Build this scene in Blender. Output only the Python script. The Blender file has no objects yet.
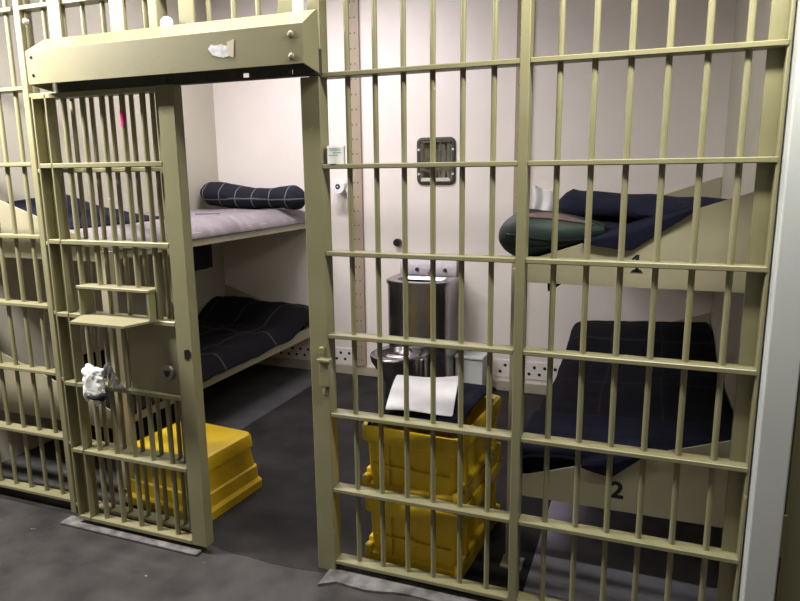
import bpy, bmesh, math, random
from mathutils import Vector, Matrix, noise
random.seed(7)
scene = bpy.context.scene
C = scene.collection
PI = math.pi

# ------------------------------------------------------------------ materials
def new_mat(name):
    m = bpy.data.materials.new(name); m.use_nodes = True
    nt = m.node_tree
    return m, nt, nt.nodes['Principled BSDF']

def N(nt, typ, **kw):
    n = nt.nodes.new(typ)
    for k, v in kw.items():
        if k in n.inputs.keys() if hasattr(n.inputs, 'keys') else False:
            n.inputs[k].default_value = v
        else:
            setattr(n, k, v)
    return n

def paint(name, col, col2=None, rough=.45, metal=0.0, scale=9.0, bump=.05, bscale=60, spots=None, spot_t=.68, spot_scale=30, spec=.5):
    """Painted or plain surface: two close tones mixed by noise, optional chipped spots, fine bump."""
    m, nt, b = new_mat(name)
    L = nt.links
    tc = nt.nodes.new('ShaderNodeTexCoord')
    no = nt.nodes.new('ShaderNodeTexNoise'); no.inputs['Scale'].default_value = scale; no.inputs['Detail'].default_value = 5
    L.new(tc.outputs['Object'], no.inputs['Vector'])
    rp = nt.nodes.new('ShaderNodeValToRGB')
    c2 = col2 or tuple(x * .86 for x in col)
    rp.color_ramp.elements[0].position = .35; rp.color_ramp.elements[0].color = (*c2, 1)
    rp.color_ramp.elements[1].position = .65; rp.color_ramp.elements[1].color = (*col, 1)
    L.new(no.outputs['Fac'], rp.inputs['Fac'])
    out = rp.outputs['Color']
    if spots:
        n2 = nt.nodes.new('ShaderNodeTexNoise'); n2.inputs['Scale'].default_value = spot_scale; n2.inputs['Detail'].default_value = 3
        L.new(tc.outputs['Object'], n2.inputs['Vector'])
        r2 = nt.nodes.new('ShaderNodeValToRGB')
        r2.color_ramp.elements[0].position = spot_t; r2.color_ramp.elements[0].color = (0, 0, 0, 1)
        r2.color_ramp.elements[1].position = spot_t + .03; r2.color_ramp.elements[1].color = (1, 1, 1, 1)
        L.new(n2.outputs['Fac'], r2.inputs['Fac'])
        mx = nt.nodes.new('ShaderNodeMixRGB'); mx.inputs['Color2'].default_value = (*spots, 1)
        L.new(r2.outputs['Color'], mx.inputs['Fac']); L.new(out, mx.inputs['Color1'])
        out = mx.outputs['Color']
    L.new(out, b.inputs['Base Color'])
    b.inputs['Roughness'].default_value = rough
    b.inputs['Metallic'].default_value = metal
    b.inputs['Specular IOR Level'].default_value = spec
    if bump:
        n3 = nt.nodes.new('ShaderNodeTexNoise'); n3.inputs['Scale'].default_value = bscale; n3.inputs['Detail'].default_value = 4
        L.new(tc.outputs['Object'], n3.inputs['Vector'])
        bp = nt.nodes.new('ShaderNodeBump'); bp.inputs['Strength'].default_value = bump * 4; bp.inputs['Distance'].default_value = .004
        L.new(n3.outputs['Fac'], bp.inputs['Height']); L.new(bp.outputs['Normal'], b.inputs['Normal'])
    return m

def plaid(name, base, line, sx=.2, sy=.2, w=.05, rough=.95, axes='XY', amount=.6):
    """Woven blanket with thin light check lines."""
    m, nt, b = new_mat(name); L = nt.links
    tc = nt.nodes.new('ShaderNodeTexCoord'); sp = nt.nodes.new('ShaderNodeSeparateXYZ')
    wn = nt.nodes.new('ShaderNodeTexNoise'); wn.inputs['Scale'].default_value = 3.0
    L.new(tc.outputs['Object'], wn.inputs['Vector'])
    mixv = nt.nodes.new('ShaderNodeMixRGB'); mixv.inputs['Fac'].default_value = .05
    L.new(tc.outputs['Object'], mixv.inputs['Color1']); L.new(wn.outputs['Color'], mixv.inputs['Color2'])
    L.new(mixv.outputs['Color'], sp.inputs['Vector'])
    def lines(sock, step):
        a = nt.nodes.new('ShaderNodeMath'); a.operation = 'DIVIDE'; L.new(sock, a.inputs[0]); a.inputs[1].default_value = step
        f = nt.nodes.new('ShaderNodeMath'); f.operation = 'FRACT'; L.new(a.outputs[0], f.inputs[0])
        c = nt.nodes.new('ShaderNodeMath'); c.operation = 'LESS_THAN'; L.new(f.outputs[0], c.inputs[0]); c.inputs[1].default_value = w
        return c.outputs[0]
    a = lines(sp.outputs[axes[0]], sx)
    if len(axes) > 1:
        a2 = lines(sp.outputs[axes[1]], sy)
        mx = nt.nodes.new('ShaderNodeMath'); mx.operation = 'MAXIMUM'; L.new(a, mx.inputs[0]); L.new(a2, mx.inputs[1]); a = mx.outputs[0]
    mul = nt.nodes.new('ShaderNodeMath'); mul.operation = 'MULTIPLY'; mul.inputs[1].default_value = amount; L.new(a, mul.inputs[0])
    mc = nt.nodes.new('ShaderNodeMixRGB'); mc.inputs['Color1'].default_value = (*base, 1); mc.inputs['Color2'].default_value = (*line, 1)
    L.new(mul.outputs[0], mc.inputs['Fac']); L.new(mc.outputs['Color'], b.inputs['Base Color'])
    b.inputs['Roughness'].default_value = rough; b.inputs['Specular IOR Level'].default_value = .15
    n3 = nt.nodes.new('ShaderNodeTexNoise'); n3.inputs['Scale'].default_value = 120; L.new(tc.outputs['Object'], n3.inputs['Vector'])
    bp = nt.nodes.new('ShaderNodeBump'); bp.inputs['Strength'].default_value = .3; bp.inputs['Distance'].default_value = .004
    L.new(n3.outputs['Fac'], bp.inputs['Height']); L.new(bp.outputs['Normal'], b.inputs['Normal'])
    return m

OLIVE = (.25, .235, .14)
M = {}
M['olive'] = paint('olive_paint', OLIVE, (.23, .213, .12), rough=.38, scale=6, bump=.03, spots=(.45, .42, .30), spot_t=.745, spot_scale=22)
M['olive_plain'] = paint('olive_paint_sheet', (.255, .235, .145), (.235, .217, .132), rough=.4, scale=5, bump=.02)
M['cream'] = paint('cream_bunk_paint', (.44, .40, .29), (.41, .37, .265), rough=.45, scale=5, bump=.03)
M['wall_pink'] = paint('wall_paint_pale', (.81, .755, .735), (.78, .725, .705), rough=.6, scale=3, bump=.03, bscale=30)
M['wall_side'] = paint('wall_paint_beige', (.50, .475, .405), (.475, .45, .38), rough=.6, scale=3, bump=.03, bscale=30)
M['ceil'] = paint('ceiling_paint', (.70, .69, .66), rough=.8, scale=3)
M['corr'] = paint('corridor_paint', (.34, .33, .30), rough=.7, scale=3)
M['floor'] = paint('dark_concrete', (.056, .051, .053), (.027, .0245, .026), rough=.52, scale=4.5, bump=.05, bscale=25, spots=(.26, .24, .25), spot_t=.735, spot_scale=16, spec=.3)
M['cellfloor'] = paint('cell_floor_shaded', (.036, .033, .034), (.019, .0175, .018), rough=.62, scale=4, bump=.05, bscale=25, spots=(.12, .11, .11), spot_t=.76, spot_scale=16, spec=.12)  # colour darkened to carry the light falling off inside the cell
M['sill'] = paint('chipped_concrete_sill', (.20, .19, .195), (.07, .065, .068), rough=.7, scale=14, bump=.1, bscale=30)
M['base'] = paint('baseboard_paint', (.45, .40, .32), rough=.5)
M['strut'] = paint('tan_strut_paint', (.36, .295, .225), (.33, .27, .205), rough=.5, scale=6)
M['black'] = paint('black_plastic', (.010, .010, .011), rough=.4, bump=0)
M['ink'] = paint('black_stencil_paint', (.012, .012, .014), rough=.6, bump=0)
M['steel'] = paint('stainless_steel', (.42, .41, .43), (.36, .35, .37), rough=.27, metal=1, scale=30, bump=.01)
M['mirror'] = paint('polished_steel', (.50, .51, .53), (.42, .43, .45), rough=.02, metal=1, scale=25, bump=0)
M['galv'] = paint('zinc_bolt', (.70, .66, .60), rough=.35, metal=.4, bump=0)
M['darksteel'] = paint('dark_steel', (.045, .04, .035), rough=.6, scale=10)  # one dark steel tone for the track and small fittings
M['yellow'] = paint('yellow_plastic', (.72, .50, .018), (.66, .45, .015), rough=.42, scale=5, bump=.02)
M['white'] = paint('white_cloth', (.80, .80, .82), (.72, .72, .75), rough=.9, scale=12, bump=.08, bscale=40)
M['paper'] = paint('white_paper', (.82, .82, .86), (.74, .74, .79), rough=.9, scale=7, bump=.03)
M['whitepaint'] = paint('white_gloss_paint', (.76, .78, .80), (.73, .75, .77), rough=.45, scale=3, bump=.02)
M['pillar'] = paint('pale_grey_gloss_paint', (.56, .58, .60), (.53, .55, .57), rough=.45, scale=3, bump=.02, spots=(.35, .35, .36), spot_t=.76, spot_scale=14)
M['navy'] = paint('navy_blanket_cloth', (.009, .010, .026), (.006, .007, .018), rough=.95, scale=8, bump=.15, bscale=70, spec=.15)
M['darkcloth'] = paint('charcoal_cloth', (.018, .018, .026), (.012, .012, .018), rough=.95, scale=8, bump=.15, bscale=70, spec=.15)
M['green'] = paint('dark_green_nylon', (.008, .028, .025), (.006, .020, .018), rough=.6, scale=9, bump=.08, bscale=40)
M['mauve'] = paint('mauve_lining', (.20, .135, .135), (.15, .10, .10), rough=.9, scale=20, bump=.1)
M['mattress'] = paint('lilac_grey_ticking', (.25, .22, .245), (.21, .185, .21), rough=.95, scale=10, bump=.08)
M['patch_left'] = paint('grey_floor_paint_darker', (.085, .083, .088), (.062, .06, .065), rough=.7, scale=5, bump=.05, bscale=25, spec=.1)  # darker grey than the patch below the right bunk
M['patch'] = paint('grey_floor_paint', (.30, .29, .37), (.22, .21, .27), rough=.6, scale=5, bump=.05, bscale=25)
M['dull'] = paint('dull_metal', (.30, .29, .25), rough=.4, metal=.6, bump=0)
M['dull_cloth'] = paint('grey_cloth', (.17, .16, .155), rough=.95, scale=14, bump=.08)
M['slate'] = paint('slate_blue_cloth', (.045, .047, .07), (.03, .032, .05), rough=.95, scale=9, bump=.1)
M['hole'] = paint('dark_hole', (.14, .115, .09), rough=.8, bump=0)
M['brushed'] = paint('brushed_steel', (.36, .345, .38), (.30, .285, .32), rough=.5, metal=1, scale=30, bump=.01)
M['pink'] = paint('magenta_paint', (.75, .02, .25), rough=.5, bump=0)
M['greenprint'] = paint('pale_green_print', (.36, .50, .42), rough=.8, bump=0)
M['label'] = paint('white_sticker', (.80, .80, .84), (.5, .5, .58), rough=.7, scale=45, bump=.05)
M['tan_tape'] = paint('tan_tape', (.62, .54, .42), rough=.6, bump=0)
M['plaid_navy'] = plaid('plaid_navy_blanket', (.017, .018, .028), (.20, .21, .24), sx=.155, sy=.15, w=.07, axes='XZ', amount=.55)
M['plaid_dark'] = plaid('plaid_dark_blanket', (.008, .007, .010), (.10, .09, .10), sx=.29, sy=.62, w=.03, axes='XY', amount=.5)
M['plaid_dark2'] = plaid('plaid_dark_blanket_faint', (.006, .006, .010), (.03, .028, .032), sx=.30, sy=.7, w=.03, axes='XY', amount=.5)
me, nt_, b_ = new_mat('tube_glow')
b_.inputs['Base Color'].default_value = (1, 1, 1, 1)
b_.inputs['Emission Color'].default_value = (1.0, .97, .90, 1); b_.inputs['Emission Strength'].default_value = 6
M['tube'] = me

# ------------------------------------------------------------------ mesh helpers
ORG = {}
def bm_new(): return bmesh.new()

def box(bm, x0, x1, y0, y1, z0, z1, bev=0.0, seg=1, mi=0):
    r = bmesh.ops.create_cube(bm, size=1)
    vs = r['verts']
    for v in vs:
        v.co = Vector((x0 + (v.co.x + .5) * (x1 - x0), y0 + (v.co.y + .5) * (y1 - y0), z0 + (v.co.z + .5) * (z1 - z0)))
    fs = set(f for v in vs for f in v.link_faces)
    for f in fs: f.material_index = mi
    if bev:
        es = list(set(e for v in vs for e in v.link_edges))
        bmesh.ops.bevel(bm, geom=es, offset=bev, segments=seg, affect='EDGES', profile=.5)
    return bm

def tube(bm, p0, p1, r0, r1=None, n=14, caps=True, mi=0):
    p0 = Vector(p0); p1 = Vector(p1); d = p1 - p0
    r1 = r0 if r1 is None else r1
    q = d.to_track_quat('Z', 'Y').to_matrix().to_4x4()
    mat = Matrix.Translation((p0 + p1) / 2) @ q
    r = bmesh.ops.create_cone(bm, cap_ends=caps, segments=n, radius1=r0, radius2=r1, depth=d.length, matrix=mat)
    for f in set(f for v in r['verts'] for f in v.link_faces): f.material_index = mi
    return bm

def loft(bm, rings, close_u=True, cap0=True, cap1=True, mi=0):
    rows = [[bm.verts.new(p) for p in ring] for ring in rings]
    n = len(rows[0])
    for a, b in zip(rows[:-1], rows[1:]):
        for i in range(n if close_u else n - 1):
            j = (i + 1) % n
            f = bm.faces.new((a[i], a[j], b[j], b[i])); f.material_index = mi
    if cap0: bm.faces.new(list(reversed(rows[0]))).material_index = mi
    if cap1: bm.faces.new(rows[-1]).material_index = mi
    return rows

def prism(bm, pts, axis, a0, a1, mi=0):
    """polygon of 2D points extruded along an axis"""
    def mk(p, a):
        if axis == 'X': return Vector((a, p[0], p[1]))
        if axis == 'Y': return Vector((p[0], a, p[1]))
        return Vector((p[0], p[1], a))
    loft(bm, [[mk(p, a0) for p in pts], [mk(p, a1) for p in pts]], mi=mi)
    return bm

def rrect(hx, hy, r, n=5):
    pts = []
    for cx, cy, a0 in ((hx - r, hy - r, 0), (-hx + r, hy - r, PI / 2), (-hx + r, -hy + r, PI), (hx - r, -hy + r, 1.5 * PI)):
        for i in range(n + 1):
            a = a0 + PI / 2 * i / n
            pts.append((cx + r * math.cos(a), cy + r * math.sin(a)))
    return pts

def obj(name, bm, mat, parent=None, smooth=False, mods=None):
    bmesh.ops.recalc_face_normals(bm, faces=bm.faces[:])
    org = ORG.get(parent.name, Vector((0, 0, 0))) if parent else Vector((0, 0, 0))
    for v in bm.verts: v.co -= org
    me = bpy.data.meshes.new(name); bm.to_mesh(me); bm.free()
    mats = mat if isinstance(mat, (list, tuple)) else [mat]
    for m in mats: me.materials.append(M[m] if isinstance(m, str) else m)
    if smooth:
        for p in me.polygons: p.use_smooth = True
    o = bpy.data.objects.new(name, me); C.objects.link(o)
    if parent: o.parent = parent
    ORG[o.name] = org
    for m in (mods or []):
        md = o.modifiers.new(m[0], m[0])
        for k, v in m[1].items(): setattr(md, k, v)
    return o

def auto_smooth(o, ang=40):
    me = o.data
    for p in me.polygons: p.use_smooth = True
    bm = bmesh.new(); bm.from_mesh(me)
    for e in bm.edges:
        if len(e.link_faces) == 2 and e.calc_face_angle(0) > math.radians(ang): e.smooth = False
    bm.to_mesh(me); bm.free()
    return o

def tag(o, label, cat, group=None, kind=None):
    o['label'] = label; o['category'] = cat
    if group: o['group'] = group
    if kind: o['kind'] = kind
    return o

def thing(name, label, cat, loc, group=None):
    o = bpy.data.objects.new(name, None); o.empty_display_size = .05; C.objects.link(o)
    o.location = loc; ORG[o.name] = Vector(loc)
    return tag(o, label, cat, group)

def struct(name, bm, mat):
    o = obj(name, bm, mat); o['kind'] = 'structure'; return o

def bx(name, mat, parent, *dims, bev=.002, seg=1):
    return obj(name, box(bm_new(), *dims, bev=bev, seg=seg), mat, parent)

# ------------------------------------------------------------------ the room
BY = 2.68; WL = -2.58; WR = 1.57; CEIL = 3.5
struct('floor', box(bm_new(), -5.2, 3.8, -3.2, BY + .1, -.1, 0), 'floor')
struct('ceiling', box(bm_new(), -5.2, 3.8, -3.2, BY + .1, CEIL, CEIL + .1), 'ceil')
struct('wall_back', box(bm_new(), WL - .1, WR + .1, BY, BY + .1, 0, CEIL), 'wall_pink')
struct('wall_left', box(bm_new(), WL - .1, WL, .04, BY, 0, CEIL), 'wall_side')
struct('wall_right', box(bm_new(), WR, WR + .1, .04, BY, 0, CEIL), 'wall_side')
struct('wall_corridor', box(bm_new(), -5.2, 3.8, -3.3, -3.2, 0, CEIL), 'corr')
struct('wall_far_left', box(bm_new(), -5.3, -5.2, -3.2, BY + .1, 0, CEIL), 'corr')
struct('wall_far_right', box(bm_new(), 3.8, 3.9, -3.2, BY + .1, 0, CEIL), 'corr')
struct('wall_left_neighbour', box(bm_new(), -5.2, WL - .1, BY, BY + .1, 0, CEIL), 'wall_pink')
struct('wall_right_neighbour', box(bm_new(), WR + .1, 3.8, BY, BY + .1, 0, CEIL), 'wall_pink')
struct('baseboard_back', box(bm_new(), WL, WR, BY - .02, BY, 0, .085, bev=.004), 'base')
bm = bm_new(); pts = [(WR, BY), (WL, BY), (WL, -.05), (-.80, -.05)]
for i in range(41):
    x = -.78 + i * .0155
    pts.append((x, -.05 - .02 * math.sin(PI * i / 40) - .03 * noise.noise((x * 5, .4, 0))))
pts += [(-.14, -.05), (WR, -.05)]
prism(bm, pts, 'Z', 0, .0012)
struct('floor_cell', bm, 'cellfloor')  # thin sheet with the cell's dimness in its colour, wavy edge at the doorway
struct('floor_left', box(bm_new(), WL, -1.47, .05, BY - .02, 0, .003), 'patch_left')
struct('floor_right', box(bm_new(), .71, WR, .05, BY - .02, 0, .003), 'patch')
struct('trim_1', box(bm_new(), -1.62, -.77, -.15, -.075, 0, .014, bev=.004), 'sill')
bm = bm_new()
pts = [(-.13, -.15)]
for i in range(26):
    x = -.13 + i * .066
    pts.append((x, -.10 - .035 * noise.noise((x * 5, 1.3, 0)) - (.05 if i == 0 else 0)))
pts += [(1.5, .0), (-.13, .0)]
prism(bm, pts[1:], 'Z', 0, .012)
struct('trim_2', bm, 'sill')
# pale pilaster between this cell and the next one, and the neighbour's steel face
struct('trim_3', box(bm_new(), 1.497, 1.592, -.10, .038, 0, CEIL, bev=.005, seg=2), 'pillar')
t = thing('steel_plate', 'olive steel face plate of the next cell, right of the pale grey pilaster', 'metal plate', (1.9, 0, 0))
bx('plate', 'olive_plain', t, 1.593, 2.30, -.005, .03, 0, CEIL)
bx('edge_strip', 'olive', t, 1.612, 1.622, -.02, -.004, .0, CEIL)
bm = bm_new(); box(bm, 1.602, 1.616, -.032, -.019, .44, .60, bev=.003); obj('hinge', bm, 'olive', t)

# ------------------------------------------------------------------ fixed bars
R = .0108
ZK = [2.475 + .0, 2.128, 1.782, 1.435, 1.089, .743, .396, .05]
TOP = CEIL
def vbar(parent, x, y=0, z0=.05, z1=TOP, r=R):
    o = obj('vertical_bar', tube(bm_new(), (x, y, z0), (x, y, z1), r, n=16), 'olive', parent)
    auto_smooth(o); return o
def hbar(parent, x0, x1, z, y0=-.034, y1=.03, h=.019):
    return obj('cross_bar', box(bm_new(), x0, x1, y0, y1, z - h / 2, z + h / 2, bev=.003), 'olive', parent)

panel = thing('bar_panel', 'wide fixed panel of olive steel bars right of the open doorway', 'cell bars', (.69, 0, 0))
for i in range(0, 13):
    if i == 6: continue
    vbar(panel, .115 * i)
bx('post', 'olive', panel, .672, .706, -.036, .034, 0, TOP, bev=.003)
for k, z in enumerate(ZK):
    hbar(panel, -.105, .672, z); hbar(panel, .706, 1.485, z)
hbar(panel, -.105, .672, 2.82); hbar(panel, .706, 1.485, 2.82)
bx('end_post', 'olive', panel, 1.432, 1.482, .012, .03, 0, TOP, bev=.002)
bx('end_lip', 'olive', panel, 1.480, 1.492, -.03, .032, 0, TOP, bev=.003)
# jamb of the doorway
bm = bm_new(); box(bm, -.190, -.104, -.036, .034, 0, 2.125, bev=.004)
jamb = obj('door_jamb', bm, 'olive', panel)
bx('upper_mullion', 'olive', panel, -.150, -.098, -.034, .034, 2.12, TOP, bev=.003)
lk = bx('latch_keeper', 'olive', panel, -.138, -.090, -.060, -.036, .875, .985, bev=.004)
lk['label'] = 'steel latch keeper bracket'
bx('keeper_lug', 'olive', lk, -.142, -.084, -.072, -.036, .985, .997, bev=.002)
bx('keeper_lug', 'olive', lk, -.140, -.118, -.055, -.036, 1.012, 1.045, bev=.004)
bx('keeper_lug', 'olive', lk, -.132, -.108, -.05, -.036, .83, .862, bev=.008, seg=2)

lpanel = thing('bar_panel', 'fixed panel of olive bars at left, carrying the bars behind the sliding door', 'cell bars', (-1.66, 0, 0))
for i in range(0, 7):
    vbar(lpanel, -.945 - .115 * i)
for i in range(0, 12):
    vbar(lpanel, -1.755 - .115 * i)
bx('post', 'olive', lpanel, -1.668, -1.632, -.036, .034, 0, TOP, bev=.003)
for z in ZK[1:]:
    hbar(lpanel, -3.05, -1.668, z + .014 + .010 * z); hbar(lpanel, -1.632, -.86, z)
hbar(lpanel, -3.05, -1.687, 2.475 + .04); hbar(lpanel, -1.643, -.152, 2.475 + .04)
hbar(lpanel, -3.05, -1.687, 2.86); hbar(lpanel, -1.643, -.152, 2.86)
bx('door_post', 'olive', lpanel, -.90, -.855, -.036, .034, 0, TOP, bev=.003)
for x in (-.74, -.62, -.50, -.385, -.27):
    vbar(lpanel, x, z0=2.32)
hbar(lpanel, -.855, -.152, 2.31)
bm = bm_new(); bmesh.ops.create_uvsphere(bm, u_segments=14, v_segments=10, radius=.014, matrix=Matrix.Translation((-1.585, -.046, 2.45)))
auto_smooth(obj('bolt_head', bm, 'galv', lpanel))

# ------------------------------------------------------------------ header over the door
hd = thing('door_track_header', 'long olive steel header box over the sliding door', 'header box', (-.75, 0, 2.13))
hx0, hx1 = -1.42, -.083
sec = [(-.205, 2.147), (-.205, 2.283), (-.10, 2.350), (-.088, 2.350), (-.088, 2.341), (-.103, 2.341), (-.197, 2.276), (-.197, 2.147)]
bm = bm_new(); prism(bm, sec, 'X', hx0, hx1); obj('cover', bm, 'olive_plain', hd)
for x0, x1 in ((hx0 - .004, hx0), (hx1, hx1 + .006)):
    bm = bm_new(); prism(bm, [(-.205, 2.147), (-.205, 2.283), (-.10, 2.350), (-.086, 2.350), (-.086, 2.128)], 'X', x0, x1)
    obj('end_plate', bm, 'olive_plain', hd)
gaps = ((-.80, .012), (-.70, .012), (-.60, .008), (-.44, .045), (-.36, .014), (-.255, .01), (-.215, .018), (-.118, .02))
bm = bm_new(); x_ = -1.42
for g0, gw in gaps + ((-.086, 0),):
    box(bm, x_, g0, -.075, -.045, 2.132, 2.153); x_ = g0 + gw
box(bm, -1.42, -.086, -.075, -.045, 2.153, 2.22); box(bm, -1.42, -.086, -.075, -.045, 2.124, 2.132)
trk = obj('track', bm, 'darksteel', hd)
for x in (-1.3, -1.0, -.6, -.15):
    bx('track_bracket', 'darksteel', hd, x, x + .04, -.09, -.07, 2.20, 2.345)
def dome(parent, p, r, mat='olive', name='bolt_head'):
    bm = bm_new()
    bmesh.ops.create_uvsphere(bm, u_segments=14, v_segments=8, radius=r, matrix=Matrix.Translation(p) @ Matrix.Diagonal((1, .55, 1, 1)))
    return auto_smooth(obj(name, bm, mat, parent))
dome(hd, (-.125, -.207, 2.248), .013); dome(hd, (-.125, -.207, 2.172), .013)
dome(hd, (-1.395, -.207, 2.258), .007, 'darksteel'); dome(hd, (-1.392, -.207, 2.185), .007, 'darksteel')
# torn sticker remains on the front of the header
bm = bm_new()
prism(bm, [(-.485, 2.223), (-.465, 2.200), (-.44, 2.193), (-.415, 2.188), (-.395, 2.192), (-.378, 2.188), (-.372, 2.233), (-.39, 2.240), (-.40, 2.228), (-.425, 2.236), (-.455, 2.233), (-.47, 2.238)], 'Y', -.2066, -.2052)
st = obj('torn_sticker', bm, 'label', hd); st['label'] = 'torn white and blue sticker'
bm = bm_new(); prism(bm, [(-.395, 2.192), (-.372, 2.186), (-.366, 2.250), (-.398, 2.242)], 'Y', -.2072, -.2066)
obj('sticker_edge', bm, 'tan_tape', hd)
for x0, x1 in ((-1.445, -1.375), (-1.095, -1.02), (-.735, -.66), (-.268, -.20)):
    bx('hanger_strap', 'olive', hd, x0, x1, -.048, -.036, 2.33, TOP, bev=.002)
bm = bm_new(); bmesh.ops.create_uvsphere(bm, u_segments=16, v_segments=10, radius=.028, matrix=Matrix.Translation((-.775, -.075, 2.365)) @ Matrix.Diagonal((1, .8, 1, 1)))
auto_smooth(obj('knob', bm, 'whitepaint', hd))
bm = bm_new(); tube(bm, (-.165, -.07, 2.352), (-.165, -.07, 2.42), .022, n=18)
auto_smooth(obj('roller_cap', bm, 'whitepaint', hd))

# ------------------------------------------------------------------ the sliding door
DY0, DY1 = -.118, -.062
DYc = -.09
door = thing('sliding_door', 'sliding olive barred cell door, pushed half open to the left', 'cell door', (-1.12, DYc, 0))
bx('stile', 'olive', door, -.818, -.733, DY0, DY1, .035, 2.120, bev=.003)
bx('stile', 'olive', door, -1.520, -1.444, DY1 - .008, DY1, .035, 2.120, bev=.003)
bx('stile_lip', 'olive', door, -1.524, -1.514, DY0, DY1, .035, 2.120, bev=.002)
bx('stile_lip', 'olive', door, -1.446, -1.436, DY0, DY1, .035, 2.120, bev=.002)
for z in (2.108, 1.803, 1.455, 1.105, .76, .41, .045):
    obj('rail', box(bm_new(), -1.516, -.818, DY0, DY1, z - .011, z + .011, bev=.003), 'olive', door)
for x in (-1.36, -1.25, -1.139, -1.028, -.918):
    lo_ = .76 if x > -1.1 else 1.105
    hi_ = 1.262 if x in (-1.25, -1.139, -1.028) else 1.105
    vbar(door, x, DYc, hi_, 2.108, .0125); vbar(door, x, DYc, .045, lo_, .0125)
    if x < -1.3: vbar(door, x, DYc, lo_, hi_, .0125)
lp = bx('lock_plate', 'olive_plain', door, -1.115, -.818, DYc - .006, DYc + .008, .76, 1.105, bev=.002)
bm = bm_new(); tube(bm, (-.890, DYc - .020, .872), (-.890, DYc - .006, .872), .033, .038, n=24)
ks = auto_smooth(obj('lock_escutcheon', bm, 'dull', lp))
bm = bm_new(); prism(bm, [(-.908, .884), (-.872, .884), (-.879, .862), (-.890, .852), (-.901, .862)], 'Y', DYc - .0225, DYc - .0195)
obj('keyhole', bm, 'black', lp)
bm = bm_new(); prism(bm, [(-.776, .952), (-.758, .952), (-.752, .965), (-.744, .965), (-.744, .988), (-.755, .998), (-.776, .992)], 'Y', DY0 - .003, DY0 + .002)
obj('latch_slot', bm, 'black', door)
# food slot: a frame standing forward of the bars, with a shelf
fs = obj('food_slot_frame', box(bm_new(), -1.35, -.925, DY0 - .025, DY1, 1.244, 1.258, bev=.002), 'olive', door)
bx('slot_side', 'olive', fs, -1.345, -1.333, DY0 - .022, DY1, 1.112, 1.246, bev=.002)
bx('slot_side', 'olive', fs, -.942, -.930, DY0 - .022, DY1, 1.112, 1.246, bev=.002)
bm = bm_new(); prism(bm, [(-1.345, DY0), (-1.275, -.262), (-.972, -.262), (-.930, DY0)], 'Z', 1.108, 1.118)
sh = obj('food_shelf', bm, 'olive_plain', door)
# magenta paint mark on one door bar
bm = bm_new()
pr = []
for i in range(9):
    a = 2 * PI * i / 9
rows = []
for j in range(7):
    zz = 1.992 + .072 * j / 6 - .03
    half = math.sin(PI * (j + .6) / 7.2) * 1.25
    rows.append([Vector((-1.028 + .0130 * math.sin(-.1 + half * (k / 6 - .5) * 2.5), DYc - .0130 * math.cos(-.1 + half * (k / 6 - .5) * 2.5), zz)) for k in range(7)])
loft(bm, rows, close_u=False, cap0=False, cap1=False)
pm = obj('paint_mark', bm, 'pink', door, mods=[('SOLIDIFY', dict(thickness=.001, offset=1))]); pm['label'] = 'magenta paint mark'

# knotted white rag on the door
def lump(name, parts, mat, parent=None, seed=0, amp=.006, fr=28, sub=3):
    bm = bm_new()
    for (c, s) in parts:
        r = bmesh.ops.create_icosphere(bm, subdivisions=sub, radius=1)
        for v in r['verts']:
            q = Vector((v.co.x * s[0], v.co.y * s[1], v.co.z * s[2]))
            q *= 1 + amp / max(s) * 2 * noise.noise((q + Vector(c)) * fr + Vector((seed, 0, 0))) + amp / max(s) * noise.noise((q + Vector(c)) * fr * 2.3)
            v.co = q + Vector(c)
    o = obj(name, bm, mat, parent, smooth=True)
    rm = o.modifiers.new('REMESH', 'REMESH'); rm.mode = 'VOXEL'; rm.voxel_size = min(min(s) for _, s in parts) / 4; rm.use_smooth_shade = True
    return o
ry = DY0 - .022
rg = lump('rag', [((-1.302, ry, .80), (.062, .026, .066)), ((-1.322, ry - .003, .840), (.040, .022, .044)), ((-1.282, ry, .846), (.040, .018, .026)),
                  ((-1.346, ry, .745), (.020, .018, .050)), ((-1.29, ry, .750), (.058, .020, .036)), ((-1.258, ry, .846), (.026, .014, .022)), ((-1.262, ry + .002, .800), (.024, .018, .06)), ((-1.283, ry, .700), (.016, .010, .024))], 'white', seed=3, amp=.010)
tag(rg, 'crumpled white rag tied to the sliding door below the food shelf', 'rag')
gr = lump('grey_rag', [((-1.212, ry + .004, .865), (.018, .012, .034)), ((-1.198, ry + .004, .845), (.018, .012, .036)), ((-1.182, ry + .004, .822), (.019, .012, .036)), ((-1.166, ry + .004, .800), (.024, .013, .034)), ((-1.160, ry + .004, .785), (.030, .013, .022))], 'dull_cloth', seed=9, amp=.006)
tag(gr, 'small grey rag hanging on the door bars right of the white rag', 'rag')
cuf = lump('dark_band', [((-1.30, ry - .006, .722), (.056, .018, .014)), ((-1.25, ry - .006, .730), (.024, .016, .024))], 'darkcloth', rg, seed=5, sub=2)
cuf['label'] = 'dark grey band'

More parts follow.
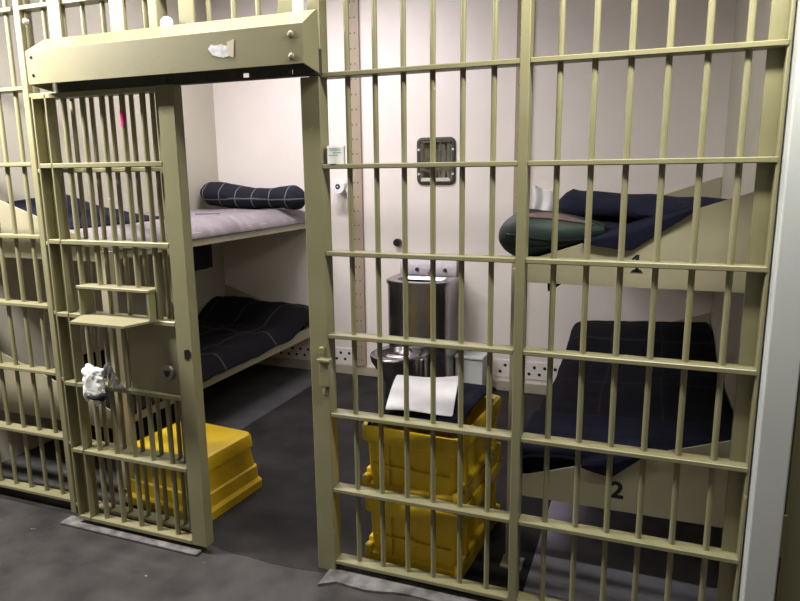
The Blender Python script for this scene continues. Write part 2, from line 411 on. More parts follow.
# ------------------------------------------------------------------ bunks
def end_plate_pts(side, z):
    """cross-section of an end plate: low at the free edge, high at the wall"""
    if side > 0: xf, xw = .65, WR - .004
    else: xf, xw = -1.62, WL + .004
    return [(xf, z), (xf, z + .095), (xf + side * .07, z + .115), (xw, z + .405), (xw, z)]
def bunk(side, label):
    xf = .65 if side > 0 else -1.62
    xw = (WR - .004) if side > 0 else (WL + .004)
    lo, hi = min(xf, xw), max(xf, xw)
    t = thing('bunk_bed', label, 'bunk bed', (xf, .3, 0))
    out = []
    for z in (.345, 1.302):
        bx('sleeping_pan', 'cream', t, lo + .005, hi - .002, .31, BY - .012, z + .022, z + .034)
        bx('side_rail', 'cream', t, xf - .004 if side > 0 else xf - .01, xf + .01 if side > 0 else xf + .004, .30, BY - .004, z, z + .088, bev=.002)
        for y0 in (.295, BY - .016):
            bm = bm_new(); prism(bm, end_plate_pts(side, z), 'Y', y0, y0 + .008)
            out.append(obj('end_plate', bm, 'cream', t))
    lx0 = xf - .052 if side > 0 else xf - .004
    bx('leg', 'cream', t, lx0, lx0 + .056, .27, .326, .012, 1.36, bev=.002)
    bx('foot', 'cream', t, lx0 - .02, lx0 + .076, .25, .346, 0, .012, bev=.002)
    return t, out
rb, rplates = bunk(1, 'two-tier cream steel bunk bed on the right wall, behind the barred panel')
lb, lplates = bunk(-1, 'two-tier cream steel bunk bed on the left wall, behind the sliding door')
# stencilled numbers on the front plates
cu = bpy.data.curves.new('num', 'FONT'); cu.body = '2'; cu.size = .115; cu.extrude = .0006; cu.offset = .0035
tmp = bpy.data.objects.new('num', cu); C.objects.link(tmp)
bpy.context.view_layer.update()
dg = bpy.context.evaluated_depsgraph_get()
me2 = bpy.data.meshes.new_from_object(tmp.evaluated_get(dg))
bpy.data.objects.remove(tmp); bpy.data.curves.remove(cu)
bm = bm_new(); bm.from_mesh(me2); bpy.data.meshes.remove(me2)
xs = [v.co.x for v in bm.verts]; ys = [v.co.y for v in bm.verts]
for v in bm.verts:
    u = (v.co.x - min(xs)) / (max(xs) - min(xs)); w = (v.co.y - min(ys)) / (max(ys) - min(ys))
    v.co = Vector((1.031 + .054 * u, .2942 - v.co.z * .5, .402 + .076 * w))
n2 = obj('stencilled_number', bm, 'ink', rplates[0]); n2['label'] = 'black stencilled number 2'
bm = bm_new()
prism(bm, [(1.079, 1.366), (1.079, 1.42), (1.066, 1.408), (1.066, 1.418), (1.081, 1.432), (1.092, 1.432), (1.092, 1.366)], 'Y', .2930, .2946)
prism(bm, [(1.062, 1.362), (1.108, 1.362), (1.099, 1.374), (1.071, 1.374)], 'Y', .2930, .2946)
n1 = obj('stencilled_number', bm, 'ink', rplates[2]); n1['label'] = 'black stencilled number 1'

# mattresses
def mattress(side, z, label, mat='mattress', h=.095):
    xf = .65 if side > 0 else -1.62
    xw = (WR - .012) if side > 0 else (WL + .012)
    lo, hi = min(xf, xw), max(xf, xw)
    lo2, hi2 = (lo + .018, hi - .01) if side > 0 else (lo + .01, hi - .10)
    bm = bm_new()
    nx, ny = 26, 60
    y0, y1 = .32, BY - .03
    hx, hy = (hi2 - lo2) / 2, (y1 - y0) / 2
    rings = []
    zb = z + .0345
    prof = [(.0, .012), (.0, .0), (.25, -.004), (.55, -.004), (.8, .006), (.94, .022), (1.0, .05)]
    base = rrect(1, 1, .06, 4)
    for t, ins in prof:
        ring = []
        for px, py in rrect(hx - ins, hy - ins, .05, 12):
            ring.append(Vector(((lo2 + hi2) / 2 + px, (y0 + y1) / 2 + py, zb + h * t)))
        rings.append(ring)
    loft(bm, rings)
    o = auto_smooth(obj('mattress', bm, mat), 50)
    return tag(o, label, 'mattress')
mattress(1, 1.302, 'thin mattress on the upper right bunk, under navy blankets', 'navy')
mattress(1, .345, 'thin mattress on the lower right bunk, under a dark plaid blanket', 'darkcloth')
mattress(-1, .345, 'thin mattress on the lower left bunk, under a dark plaid blanket', 'darkcloth')

def grid(name, fn, nu, nv, mat, thick=.012, parent=None, sub=1):
    bm = bm_new()
    vs = [[bm.verts.new(fn(i / nu, j / nv)) for j in range(nv + 1)] for i in range(nu + 1)]
    for i in range(nu):
        for j in range(nv):
            bm.faces.new((vs[i][j], vs[i + 1][j], vs[i + 1][j + 1], vs[i][j + 1]))
    o = obj(name, bm, mat, parent, smooth=True, mods=[('SOLIDIFY', dict(thickness=thick, offset=0)), ('SUBSURF', dict(levels=sub, render_levels=sub))])
    return o
def nz(x, y, f=1, s=0): return noise.noise(Vector((x * f, y * f, s)))

# upper left mattress, soft with wrinkles
def f(u, v):
    x = -2.56 + u * .955; y = .325 + v * (BY - .36)
    e = min(1, (1 - u) / .20); e = math.sin(e * PI / 2)
    wr = .010 * math.sin((y * 2 + (1 - u) * 1.2 + .5 * nz(x, y, 4)) * 17) * max(0, (u - .62) / .38)
    z = 1.374 + .088 * e ** .9 + .012 * nz(x, y, 3) + wr
    if u > .995 or v < .004: z = 1.345
    return Vector((x + (.010 if .9 < u < .995 else 0), y, z))
tag(grid('mattress', f, 40, 90, 'mattress', .012), 'lilac grey wrinkled mattress on the upper left bunk', 'mattress')
bm = bm_new()
prism(bm, [(-2.035, 1.62), (-1.93, 1.66), (-1.88, 1.71), (-1.885, 1.72), (-1.945, 1.685), (-2.04, 1.64)], 'Z', 1.468, 1.476)
tag(obj('strip', bm, 'mauve'), 'small dull strip lying on the lilac grey mattress', 'cloth strip')

# rolled plaid blanket at the head of the upper left bunk
bm = bm_new(); rings = []
for i in range(41):
    s = i / 40; x = -2.555 + 1.015 * s
    cz = 1.558 + .03 * (1 - s) + .016 * math.cos(s * 2 * PI) - .02 * max(0, s - .8) * 5 - .0 * s
    rz = .096 + .010 * math.sin(s * 7) ; ry_ = .135 + .012 * math.sin(s * 5 + 1)
    k = min(1, .35 + 6 * min(s, 1 - s) ** .8)
    ring = []
    for j in range(20):
        a = 2 * PI * j / 20
        d = 1 + .12 * nz(s * 5, math.cos(a) * 1.5 + math.sin(a), 1.5, 2)
        ring.append(Vector((x, 2.44 - .05 * s + ry_ * k * d * math.cos(a), cz + rz * k * d * math.sin(a))))
    rings.append(ring)
loft(bm, rings)
tag(auto_smooth(obj('blanket_roll', bm, 'plaid_navy'), 60), 'navy plaid blanket rolled at the far end of the upper left bunk', 'blanket')

# heap of navy blanket at the near end of the upper left bunk
def f(u, v):
    x = -2.54 + u * .66; y = .36 + v * .95
    hgt = (math.sin(PI * min(1, v * 1.0 + .12)) ** .7) * (1 - u) ** .75
    z = 1.468 + .165 * hgt * (1 + .35 * nz(x, y, 4)) + .012 * nz(x, y, 9)
    return Vector((x, y, z))
tag(grid('blanket', f, 22, 34, 'navy', .014), 'navy blanket heaped at the near end of the upper left bunk', 'blanket')

# lower left plaid blanket
def f(u, v):
    x = -2.555 + u * .965; y = .33 + v * (BY - .37)
    e = min(1, (1 - u) / .12); e = math.sin(e * PI / 2)
    back = max(0, (v - .80) / .2)
    z = .405 + .105 * e + (.135 * math.sin(min(1, back * 1.15) * PI * .62) if back else 0) * (1.05 - .35 * u) + .018 * nz(x, y, 3.5, 4) + .014 * nz(x, y, 8, 2)
    if v < .004: z = .40
    return Vector((x + .012 * nz(y, z, 4), y, z))
tag(grid('blanket', f, 44, 90, 'plaid_dark', .014), 'dark plaid blanket spread over the lower left bunk', 'blanket')

# dark cloth that hangs under the upper left bunk
def f(u, v):
    x = -2.50 + .30 * u; z = 1.318 - .36 * v + .02 * nz(u, 0, 4)
    return Vector((x, 2.0 + .025 * math.sin(u * 9 + v) + .02 * v, z + .05 * u * v))
tag(grid('hanging_cloth', f, 14, 12, 'slate', .006), 'dark cloth hanging below the upper left bunk', 'cloth')

def f(u, v):
    return Vector((.690 + .06 * u + .01 * v, .62 + .01 * math.sin(u * 7), 1.321 - .115 * v * (1 - .35 * u)))
tag(grid('hanging_cloth', f, 8, 8, 'darkcloth', .006), 'small dark cloth end hanging below the upper right bunk', 'cloth')

# upper right: navy blanket piled up, one corner hanging over the front plate
def plate_top(x, z): return z + .115 + (x - .72) * (.29 / .846)
def f(u, v):
    x = .672 + u * .885; y = .318 + v * (BY - .36)
    z = 1.452 + .10 * math.sin(PI * min(1, .12 + v * .95)) ** .5 + .025 * nz(x, y, 3.2, 7) + .012 * nz(x, y, 8, 1)
    z += .10 * max(0, 1 - abs(u - .12) / .2) * max(0, 1 - abs(v - .06) / .14) * 0
    z -= .02 * u
    z = max(z, 1.452)
    if v < .004: z = 1.36
    return Vector((x, y, z))
tag(grid('blanket', f, 40, 90, 'navy', .014), 'navy blanket spread over the whole upper right bunk', 'blanket')
# bundled blanket at the near end, behind the bag
def f(u, v):
    a = v * 2 * PI
    x = .715 + u * .80
    k = min(1, .45 + 5 * min(u, 1 - u) ** .8)
    d = 1 + .10 * nz(u * 5, math.cos(a) * 1.3 + math.sin(a) * .7, 1.4, 9)
    return Vector((x, .86 - .06 * u + .26 * k * d * math.cos(a), 1.590 - .045 * u + (.078 + .012 * math.exp(-((u - .05) / .05) ** 2)) * k * d * math.sin(a)))
bm = bm_new(); rings = [[f(i / 30, j / 22) for j in range(22)] for i in range(31)]
loft(bm, rings)
tag(auto_smooth(obj('blanket_bundle', bm, 'navy'), 60), 'navy folded blanket bundle beside the green bag on the upper right bunk', 'blanket')
# hanging flap: strip that starts on the bedding, climbs the plate top and falls in a point in front
def flap(name, xc, wl, wr, tipx, zt, drop, mat, label, ins=.20):
    def f(u, v):
        x = xc - wl + u * (wl + wr)
        top = plate_top(x, zt) + .010
        if v < .5:
            s = v / .5
            return Vector((x, .52 - (.52 - .298) * s, top - .01 + .012 * math.sin(s * PI) + .008 * nz(x, s, 6)))
        s = (v - .5) / .5
        side = (tipx - x) / (tipx - (xc - wl)) if x < tipx else (x - tipx) / ((xc + wr) - tipx)
        d = drop * max(.0, 1 - side) + .012
        return Vector((x, .298 - .018 * min(1, s * 4) - .004 * math.sin(u * 8), top - d * s))
    o = grid(name, f, 30, 24, mat, .007)
    return tag(o, label, 'blanket')
flap('blanket_corner', 1.07, .19, .22, 1.06, 1.302, .085, 'navy', 'navy blanket corner hanging in a point over the upper right end plate')
flap('blanket_corner', 1.03, .12, .12, 1.035, .345, .07, 'navy', 'navy blanket corner hanging above the stencilled number 2')

# lower right plaid blanket, falling over the side rail
def f(u, v):
    y = .318 + v * (BY - .36)
    back = max(0, (v - .72) / .28)
    zt = .522 + .12 * math.sin(min(1, back * 1.2) * PI * .6) * (1 if back else 0)
    if u < .16:
        s = u / .16
        return Vector((.628 + .010 * math.sin(y * 9) - .014 * (1 - s), y, .372 + (zt - .03 - .372) * s + .012 * nz(y, s, 3)))
    s = (u - .16) / .84
    x = .634 + s * .918
    e = math.sin(min(1, s / .10) * PI / 2)
    return Vector((x, y, zt - .03 + .03 * e + .014 * nz(x, y, 3.5, 5) * e + .008 * nz(x, y, 9, 3) * e + .04 * s))
tag(grid('blanket', f, 50, 90, 'plaid_dark2', .012), 'dark plaid blanket spread over the lower right bunk', 'blanket')

# navy cover over the near end of the lower right bunk
def f(u, v):
    y = .33 + v * .52
    if u < .2:
        s = u / .2
        return Vector((.612 - .02 * (1 - s), y, .352 + (.515 - .352) * s))
    s = (u - .2) / .8
    x = .614 + s * .93
    z = .546 + .012 * nz(x, y, 5, 8) + .045 * s - (.10 if v < .004 else 0) - .012 * v
    return Vector((x, y, z))
tag(grid('blanket', f, 40, 26, 'navy', .008), 'plain navy blanket folded over the near end of the lower right bunk', 'blanket')

# green bag at the near end of the upper right bunk
bg = thing('bag', 'dark green bag lying at the near end of the upper right bunk', 'bag', (.74, .38, 1.43))
def bag_pt(s, a):
    x = .528 + .425 * s
    k = (math.sin(PI * min(1, (s + .02) / .30) / 2) ** .5) if s < .28 else 1 - .72 * ((s - .28) / .72) ** 1.5
    d = 1 + .05 * nz(s * 3, math.cos(a) + 2 * math.sin(a), 1.6, 3)
    z = 1.487 + .028 * s + .104 * k * d * math.sin(a)
    y = .375 + .125 * k * d * math.cos(a)
    if x > .64: z = max(z, plate_top(x, 1.302) + .004)
    return Vector((x, y, max(z, 1.398)))
bm = bm_new(); loft(bm, [[bag_pt(i / 26, 2 * PI * j / 26) for j in range(26)] for i in range(27)])
auto_smooth(obj('body', bm, 'green', bg), 60)
def f(u, v):
    s_ = .22 + .70 * u
    w_ = math.sin(PI * min(1, max(0, u))) ** .6
    p = bag_pt(s_, PI + .62 + .10 * u + (-.42 * w_) * (v - .0) + PI * .42)
    c = Vector((p.x, .375, 1.487 + .028 * s_))
    return c + (p - c) * 1.03
def f(u, v):
    s_ = .22 + .70 * u
    w_ = math.sin(PI * min(1, max(0, u))) ** .6
    p = bag_pt(s_, -PI + (-.80 - .42 * w_ * v + .1 * u))
    c = Vector((p.x, .375, 1.487 + .028 * s_))
    return c + (p - c) * 1.03
lin = grid('lining', f, 22, 6, 'mauve', .006, bg); lin['label'] = 'mauve lining at the open seam'
bm = bm_new()
for k_, a0, a1 in ((0, .15, -.55), (1, -.45, -.75)):
    prev = None
    for i in range(21):
        s_ = .10 + .82 * i / 20
        p = bag_pt(s_, -PI - a0 - (a1 - a0) * i / 20 * (1 if k_ == 0 else .6)); c = Vector((p.x, .375, 1.487 + .028 * s_)); p = c + (p - c) * 1.015
        if prev: tube(bm, prev, p, .0035, n=6)
        prev = p
    obj('piping', bm, 'black', bg); bm = bm_new()
bm.free()

# white cloth behind the bag, hanging on the back wall
def f(u, v):
    x = .27 + .17 * u + .02 * math.sin(v * 4); z = 1.655 - .05 * u * (1 - v) - .28 * v
    return Vector((x, BY - .035 - .012 * math.sin(u * 10 + v * 2), z))
tw = tag(grid('towel', f, 16, 18, 'white', .01), 'crumpled white towel hanging on the back wall above the green bag', 'towel')
bm = bm_new(); tube(bm, (.30, BY, 1.64), (.30, BY - .06, 1.65), .008, n=10)
auto_smooth(obj('hook', bm, 'galv', tw))

# ------------------------------------------------------------------ things on the back wall
def strut(x0, x1, z0, z1, label):
    t = thing('perforated_strut', label, 'steel strut', (x0, BY, z0))
    w = x1 - x0
    bx('channel', 'strut', t, x0, x1, BY - .028, BY, z0, z1, bev=.002)
    n = int((z1 - z0) / .118)
    for i in range(n):
        z = z0 + .06 + i * .118
        for q in (.30, .66):
            bm = bm_new(); tube(bm, (x0 + w * q, BY - .0290, z), (x0 + w * q, BY - .0278, z), .007, n=10)
            obj('hole', bm, 'hole', t)
    return t
strut(-1.243, -1.140, .085, CEIL, 'tan perforated steel strut on the back wall, left of the sink')
strut(.130, .235, .085, CEIL, 'tan perforated steel strut on the back wall, seen behind the middle post')
def vent(x0, x1, z0, rows, label):
    t = thing('vent_strip', label, 'vent strip', (x0, BY, z0))
    bx('plate', 'whitepaint' if False else 'wall_pink', t, x0, x1, BY - .006, BY, z0 - .03, z0 + .115, bev=.001)
    n = int((x1 - x0) / .082)
    for r_ in range(2):
        for i in range(n):
            x = x0 + .05 + i * .082 + r_ * .041
            bm = bm_new(); tube(bm, (x, BY - .0075, z0 + .015 + r_ * .055), (x, BY - .0058, z0 + .015 + r_ * .055), .013, n=12)
            obj('hole', bm, 'black', t)
vent(-2.30, -1.25, .118, 2, 'pale vent strip with two rows of holes, low on the wall by the doorway')
vent(.0, .13, .145, 2, 'short pale vent strip with round holes, left of the strut behind the middle post')
vent(.235, .62, .145, 2, 'pale vent strip with round holes, beside the lower right bunk')

# black knob and paper roll
bm = bm_new(); tube(bm, (-.825, BY, 1.19), (-.825, BY - .03, 1.19), .028, n=20); tube(bm, (-.825, BY - .03, 1.19), (-.825, BY - .055, 1.19), .034, .030, n=20)
kn = tag(auto_smooth(obj('wall_fitting', bm, 'black')), 'round black knob on the back wall above the sink', 'wall fitting')
tp = thing('toilet_roll', 'white toilet roll hanging on the back wall left of the perforated strut', 'toilet roll', (-1.315, BY, 1.65))
bm = bm_new(); tube(bm, (-1.315, BY, 1.65), (-1.315, BY - .13, 1.65), .008, n=10); obj('peg', bm, 'galv', tp)
bm = bm_new()
o_ = []
rings = []
for (r_, yy) in ((.022, -.025), (.058, -.025), (.060, -.03), (.060, -.12), (.058, -.125), (.022, -.125), (.022, -.025)):
    rings.append([Vector((-1.315 + r_ * math.cos(2 * PI * i / 28), BY + yy, 1.65 + r_ * math.sin(2 * PI * i / 28))) for i in range(28)])
loft(bm, rings, cap0=False, cap1=False); bmesh.ops.remove_doubles(bm, verts=bm.verts[:], dist=1e-5)
auto_smooth(obj('paper_roll', bm, 'paper', tp))
bm = bm_new(); tube(bm, (-1.315, BY - .1265, 1.65), (-1.315, BY - .122, 1.65), .0215, n=20); obj('roll_core', bm, 'black', tp)
def f(u, v):
    z = 1.645 - .17 * v - .02 * math.sin(u * 6)
    return Vector((-1.255 + .03 * v * (1 if True else 0) + .012 * math.sin(v * 5), BY - .12 + .09 * u, z - .02 * u * v))
grid('loose_paper', f, 8, 10, 'paper', .003, tp)

# mirror
mr = thing('wall_mirror', 'small stainless steel mirror with rounded corners on the back wall', 'mirror', (-.50, BY, 1.85))
cx, cz = -.497, 1.845; hx, hz = .160, .185
def rr(hx, hz, r, y): return [Vector((cx + p[0], y, cz + p[1])) for p in rrect(hx, hz, r, 6)]
bm = bm_new()
loft(bm, [rr(hx, hz, .045, BY), rr(hx, hz, .045, BY - .012), rr(hx - .007, hz - .007, .040, BY - .018), rr(hx - .022, hz - .022, .03, BY - .018), rr(hx - .028, hz - .028, .026, BY - .008)], cap1=False)
auto_smooth(obj('frame', bm, 'darksteel', mr))
bm = bm_new(); loft(bm, [rr(hx - .02, hz - .02, .026, BY - .011), rr(hx - .026, hz - .026, .026, BY - .0135)])
obj('mirror_face', bm, 'mirror', mr)
bm = bm_new(); prism(bm, [(cx - .125, cz - .160), (cx + .125, cz - .160), (cx + .118, cz - .130), (cx - .118, cz - .130)], 'Y', BY - .026, BY - .0165)
bmesh.ops.bevel(bm, geom=bm.edges[:], offset=.004, segments=2, affect='EDGES')
obj('lower_lip', bm, 'galv', mr)
for dx_ in (-.142, .142):
    for dz_ in (.09, -.10):
        bm = bm_new(); tube(bm, (cx + dx_, BY - .017, cz + dz_), (cx + dx_, BY - .022, cz + dz_), .010, n=12); obj('screw', bm, 'galv', mr)

# white low block right of the toilet
bm = bm_new(); box(bm, -.285, -.06, 2.52, BY, 0, .285, bev=.006, seg=2); box(bm, -.288, -.05, 2.50, BY, .285, .31, bev=.006, seg=2)
tag(obj('low_block', bm, 'whitepaint'), 'low white painted block against the back wall, right of the toilet', 'block')

# ------------------------------------------------------------------ sink and toilet unit
su = thing('sink_toilet_unit', 'stainless steel sink and toilet unit against the back wall', 'sink and toilet', (-.52, 2.5, 0))
sx0, sx1 = -.80, -.295; scx = (sx0 + sx1) / 2; sh_ = (sx1 - sx0) / 2
def front_profile(off=0, yb=BY - .002, nn=16):
    """plan outline of the cabinet with a bowed front"""
    pts = [(sx0 - off, yb)]
    for i in range(nn + 1):
        a = PI + PI * i / nn
        x = scx + (sh_ + off) * math.cos(a)
        y = 2.40 - (.17 + off) * (abs(math.sin(a)) ** .75)
        pts.append((x, y))
    pts.append((sx1 + off, yb))
    return pts
bm = bm_new(); loft(bm, [[Vector((p[0], p[1], z)) for p in front_profile(o)] for z, o in ((0, -.02), (.05, -.02), (.06, 0), (.905, 0))])
auto_smooth(obj('cabinet', bm, 'steel', su), 35)
# rim ring with basin
def scale_pts(pts, k, cxk, cyk): return [((p[0] - cxk) * k + cxk, (p[1] - cyk) * k + cyk) for p in pts]
fp = front_profile(.012)
inn = [(scx + .19 * math.cos(PI + PI * i / 17 ) , 2.425 - .14 * abs(math.sin(PI + PI * i / 17))) for i in range(18)]
inn = [(sx0 + .07, 2.55)] + [(scx + .185 * math.cos(PI + PI * i / 16), 2.42 - .125 * abs(math.sin(PI + PI * i / 16)) ** .8) for i in range(17)] + [(sx1 - .07, 2.55)]
V3 = lambda pts, z: [Vector((p[0], p[1], z)) for p in pts]
bm = bm_new()
loft(bm, [V3(fp, .905), V3(fp, .930), V3(front_profile(.004), .936), V3(inn, .930), V3(scale_pts(inn, .8, scx, 2.44), .86), V3(scale_pts(inn, .3, scx, 2.44), .845)], cap0=True, cap1=True)
auto_smooth(obj('basin', bm, 'steel', su), 40)
bm = bm_new(); prism(bm, [(BY - .075, .934), (BY - .060, 1.065), (BY - .05, 1.078), (BY - .002, 1.078), (BY - .002, .934)], 'X', sx0 + .01, sx1 - .01)
bmesh.ops.bevel(bm, geom=bm.edges[:], offset=.004, segments=2, affect='EDGES')
bs = auto_smooth(obj('backsplash', bm, 'brushed', su), 40)
for x, z in ((-.64, .985), (-.52, .975), (-.40, .985)):
    bm = bm_new(); tube(bm, (x, BY - .06, z), (x, BY - .088, z - .006), .014, n=14); auto_smooth(obj('push_button', bm, 'darksteel', bs))
bm = bm_new(); tube(bm, (-.52, BY - .06, .965), (-.52, BY - .115, .965), .011, n=12); tube(bm, (-.52, BY - .115, .970), (-.52, BY - .125, .94), .011, .008, n=12)
auto_smooth(obj('spout', bm, 'steel', bs))
# toilet bowl that projects to the left front
tcx, tcy = -.62, 2.06
def ell(rx, ry, z, dx=0, dy=0, n=30): return [Vector((tcx + dx + rx * math.cos(2 * PI * i / n), tcy + dy + ry * math.sin(2 * PI * i / n) * (1.0), z)) for i in range(n)]
bm = bm_new()
loft(bm, [ell(.115, .15, 0, .05, .10), ell(.12, .16, .10, .045, .09), ell(.15, .19, .25, .02, .05), ell(.182, .225, .37), ell(.190, .235, .40), ell(.190, .235, .415), ell(.182, .227, .422), ell(.125, .165, .420), ell(.118, .158, .405), ell(.10, .13, .33), ell(.05, .07, .27)])
auto_smooth(obj('toilet_bowl', bm, 'steel', su), 50)
bm = bm_new(); box(bm, -.74, -.41, 2.10, 2.34, 0, .385, bev=.03, seg=3)
auto_smooth(obj('pedestal', bm, 'steel', su), 40)

# ------------------------------------------------------------------ yellow crates
def crate(name, label, group, loc, rz, w=.415, d=.54, h=.335, flip=False):
    t = thing(name, label, 'crate', (0, 0, 0), group)
    def ring(ins, z, r=.03): return [Vector((p[0], p[1], (h - z) if flip else z)) for p in rrect(w / 2 - ins, d / 2 - ins, r, 4)]
    bm = bm_new()
    lv = [(.035, 0, .05), (.022, .006, .05), (.016, .022, .045), (.014, .08, .04), (.022, .085, .04), (.020, .19, .035), (.004, .20, .035), (.002, .27, .03), (-.012, .29, .03), (-.012, .335, .03), (.0, .335, .03), (.0, .325, .03), (.03, .05, .03)] if flip else [(.012, 0, .03), (.010, .012, .03), (.010, .060, .03), (.026, .072, .03), (.020, .235, .03), (.020, .250, .03), (.002, .262, .035), (.0, .270, .035), (.0, .325, .035), (.004, .335, .035), (.016, .335, .03), (.028, .322, .03), (.036, .03, .03)]
    loft(bm, [ring(*l) for l in lv])
    auto_smooth(obj('body', bm, 'yellow', t), 30)
    Z = (lambda z: h - z) if flip else (lambda z: z)
    for s in (() if flip else (-1, 1)):
        # ends: mid rib with a diamond, upright ribs
        y = s * (d / 2 - .022)
        yo = s * (d / 2 - .010)
        a, b = sorted((y + s * -.01, yo)); 
        z0, z1 = sorted((Z(.150), Z(.160)))
        bm = bm_new(); box(bm, -w / 2 + .05, w / 2 - .05, a, b, z0, z1, bev=.002); obj('mid_rib', bm, 'yellow', t)
        bm = bm_new(); zc = Z(.150)
        prism(bm, [(-.038, zc), (0, zc - .026), (.038, zc), (0, zc + .026)], 'Y', a, b + s * 0 + .003 * (s > 0)) if s > 0 else prism(bm, [(-.038, zc), (0, zc - .026), (.038, zc), (0, zc + .026)], 'Y', a - .003, b)
        bmesh.ops.bevel(bm, geom=bm.edges[:], offset=.003, segments=1, affect='EDGES')
        obj('emblem', bm, 'yellow', t)
        for xx in (-.10, .10):
            z0, z1 = sorted((Z(.065), Z(.262)))
            bm = bm_new(); box(bm, xx - .004, xx + .004, a, b - s * .003 if s > 0 else b, z0, z1, bev=.001); obj('rib', bm, 'yellow', t)
        # corner feet that stand proud of the lower band
        for q in (-1, 1):
            z0, z1 = sorted((Z(.0), Z(.095)))
            bm = bm_new(); box(bm, q * (w / 2 - .016) - .018, q * (w / 2 - .016) + .018, yo - .040 if s > 0 else yo - .003, yo + .003 if s > 0 else yo + .040, z0, z1, bev=.012, seg=3)
            auto_smooth(obj('corner_foot', bm, 'yellow', t), 50)
        # long sides: ribs and a handle ledge
        xo = s * (w / 2 - .001); xi = s * (w / 2 - .030)
        a, b = sorted((xo, xi))
        z0, z1 = sorted((Z(.085), Z(.112)))
        bm = bm_new(); box(bm, a, b, -d / 2 + .05, d / 2 - .05, z0, z1, bev=.003); obj('side_ledge', bm, 'yellow', t)
        for yy in (-.21, .21):
            z0, z1 = sorted((Z(.065), Z(.265)))
            bm = bm_new(); box(bm, a, b, yy - .012, yy + .012, z0, z1, bev=.003); obj('side_rib', bm, 'yellow', t)
    t.location = loc; t.rotation_euler = (0, 0, rz)
    return t
def copy_tree(o, parent=None):
    c = o.copy(); C.objects.link(c)
    if parent: c.parent = parent
    for ch in list(o.children): copy_tree(ch, c)
    return c
cr = crate('crate', 'lower yellow plastic crate of the stack of two behind the bars', 'yellow crates in the cell', (.242, .365, 0), math.radians(-4), w=.465, d=.62)
cr2 = copy_tree(cr); cr2.location = (.238, .365, .336); cr2.rotation_euler = (0, 0, math.radians(-4.6))
cr2['label'] = 'upper yellow crate of the stack, under the navy cloth'
cr3 = crate('crate', 'yellow plastic crate on the floor behind the sliding door', 'yellow crates in the cell', (-1.17, .36, 0), math.radians(-5), w=.55, d=.46, flip=True)

# navy cloth over the stack, and the papers on it
def f(u, v):
    x = .222 + (u - .5) * .43 + v * .045 - .015; y = .36 + (v - .5) * .57
    # hangs down at the left edge a little
    z = .690 + .042 * math.sin(PI * min(1, max(0, v))) ** .6 + .018 * v + .010 * nz(x, y, 7, 3)
    if u < .10: z -= .05 * (1 - u / .10); x += .015 * (1 - u / .1)
    if u > .92: z -= .01 * (u - .92) / .08
    return Vector((x, y, z))
tag(grid('navy_cloth', f, 26, 26, 'navy', .012), 'folded navy cloth lying on top of the yellow crate stack', 'cloth')
def f(u, v):
    fl, fr_ = Vector((.085, .115, .735)), Vector((.385, .150, .735))
    bl, br = Vector((.020, .43, .792)), Vector((.318, .50, .797))
    p = fl.lerp(fr_, u).lerp(bl.lerp(br, u), v)
    p.z += .006 * math.sin(u * 5 + v * 2) + .012 * math.sin(PI * v)
    return p
tag(grid('paper_sheet', f, 14, 14, 'paper', .003), 'white sheet of paper lying on the navy cloth', 'paper')

# small white tub standing on the cross bar beside the jamb
tb = thing('tub', 'small white tub standing on the cross bar beside the door jamb', 'tub', (-.058, -.002, 1.7915))
bm = bm_new(); tube(bm, (-.058, -.002, 1.7917), (-.058, -.002, 1.853), .036, n=24); auto_smooth(obj('body', bm, 'white', tb))
bm = bm_new(); tube(bm, (-.058, -.002, 1.853), (-.058, -.002, 1.862), .038, .036, n=24); auto_smooth(obj('lid', bm, 'white', tb))
for zz, a0, a1 in ((1.842, -1.9, -.6), (1.832, -1.5, -.5), (1.822, -2.1, -.9)):
    rows = [[Vector((-.058 + .0364 * math.cos(a0 + (a1 - a0) * i / 8), -.002 + .0364 * math.sin(a0 + (a1 - a0) * i / 8), zz + dz)) for i in range(9)] for dz in (0, .005)]
    bm = bm_new(); loft(bm, rows, close_u=False, cap0=False, cap1=False); obj('printed_band', bm, 'greenprint', tb)

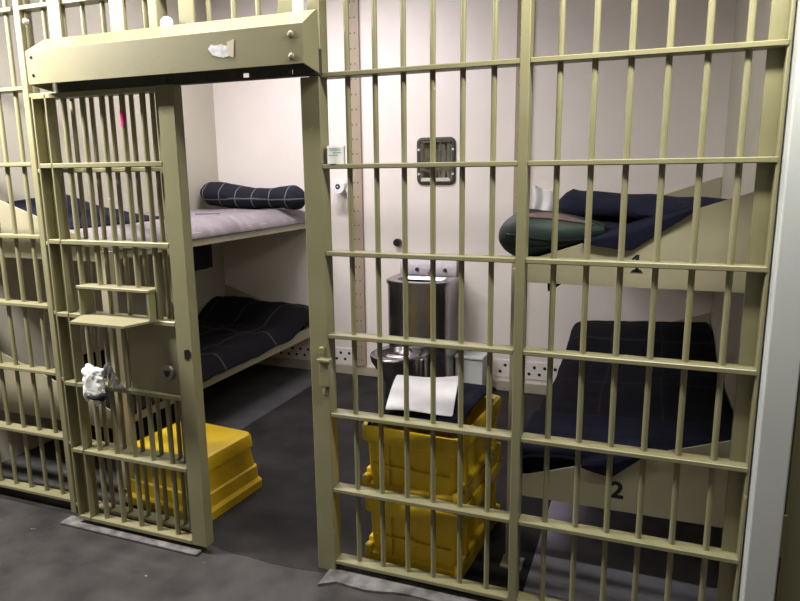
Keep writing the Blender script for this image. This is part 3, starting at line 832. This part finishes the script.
# ------------------------------------------------------------------ lamps
def lamp(x, y, ln, label, power, col=(1, .96, .88), z=CEIL, size=.16, rot=0):
    t = thing('ceiling_lamp', label, 'ceiling lamp', (x, y, z))
    bx('housing', 'whitepaint', t, x - ln / 2, x + ln / 2, y - size / 2 - .03, y + size / 2 + .03, z - .06, z, bev=.004)
    for k in (-1, 1):
        bm = bm_new(); tube(bm, (x + k * ln * .35, y, z), (x + k * ln * .35, y, CEIL), .008, n=8); obj('hanging_rod', bm, 'dull', t)
        bm = bm_new(); tube(bm, (x - ln / 2 + .03, y + k * size * .28, z - .08), (x + ln / 2 - .03, y + k * size * .28, z - .08), .016, n=10)
        obj('tube', bm, 'tube', t)
    ld = bpy.data.lights.new('lamp_light', 'AREA'); ld.shape = 'RECTANGLE'; ld.size = ln; ld.size_y = size
    ld.energy = power; ld.color = col
    lo = bpy.data.objects.new('lamp_light', ld); C.objects.link(lo); lo.parent = t; lo.location = (0, 0, -.11)
    return t
lamp(-2.05, -.66, 1.0, 'fluorescent ceiling lamp in the corridor, left of the doorway', 100, z=2.92)
lamp(-.45, -.27, 1.0, 'added unseen fill lamp in the corridor, above the doorway', 15, z=2.95)  # extra lamp out of view, added to brighten the header slope and middle bars
lamp(1.25, -.48, 1.2, 'fluorescent ceiling lamp in the corridor, near the grey pilaster', 32, (1, .98, .84), z=2.92)
lamp(-1.2, 1.5, 1.2, 'fluorescent ceiling lamp inside the cell', 38, (1, .93, .95), z=3.40)

w = bpy.data.worlds.new('world'); scene.world = w; w.use_nodes = True
w.node_tree.nodes['Background'].inputs['Color'].default_value = (.5, .5, .5, 1)
w.node_tree.nodes['Background'].inputs['Strength'].default_value = .02

# ------------------------------------------------------------------ camera
yaw, pitch, roll, fpx = -.365802146, .192282301, -.0109775491, 652.489136
F = Vector((math.sin(yaw) * math.cos(pitch), math.cos(yaw) * math.cos(pitch), -math.sin(pitch)))
Rv = Vector((math.cos(yaw), -math.sin(yaw), 0)); U = Rv.cross(F)
R2 = math.cos(roll) * Rv + math.sin(roll) * U; U2 = -math.sin(roll) * Rv + math.cos(roll) * U
cd = bpy.data.cameras.new('camera'); cd.sensor_width = 36; cd.sensor_fit = 'HORIZONTAL'; cd.lens = fpx * 36 / 800
cd.clip_start = .05
co = bpy.data.objects.new('camera', cd); C.objects.link(co)
mw = Matrix((R2, U2, -F)).transposed().to_4x4(); mw.translation = Vector((1.12269198, -2.39247913, 1.752))
co.matrix_world = mw
scene.camera = co
vs = scene.view_settings
vs.view_transform = 'Standard'; vs.look = 'None'; vs.gamma = 1; vs.use_curve_mapping = False; vs.exposure = .48
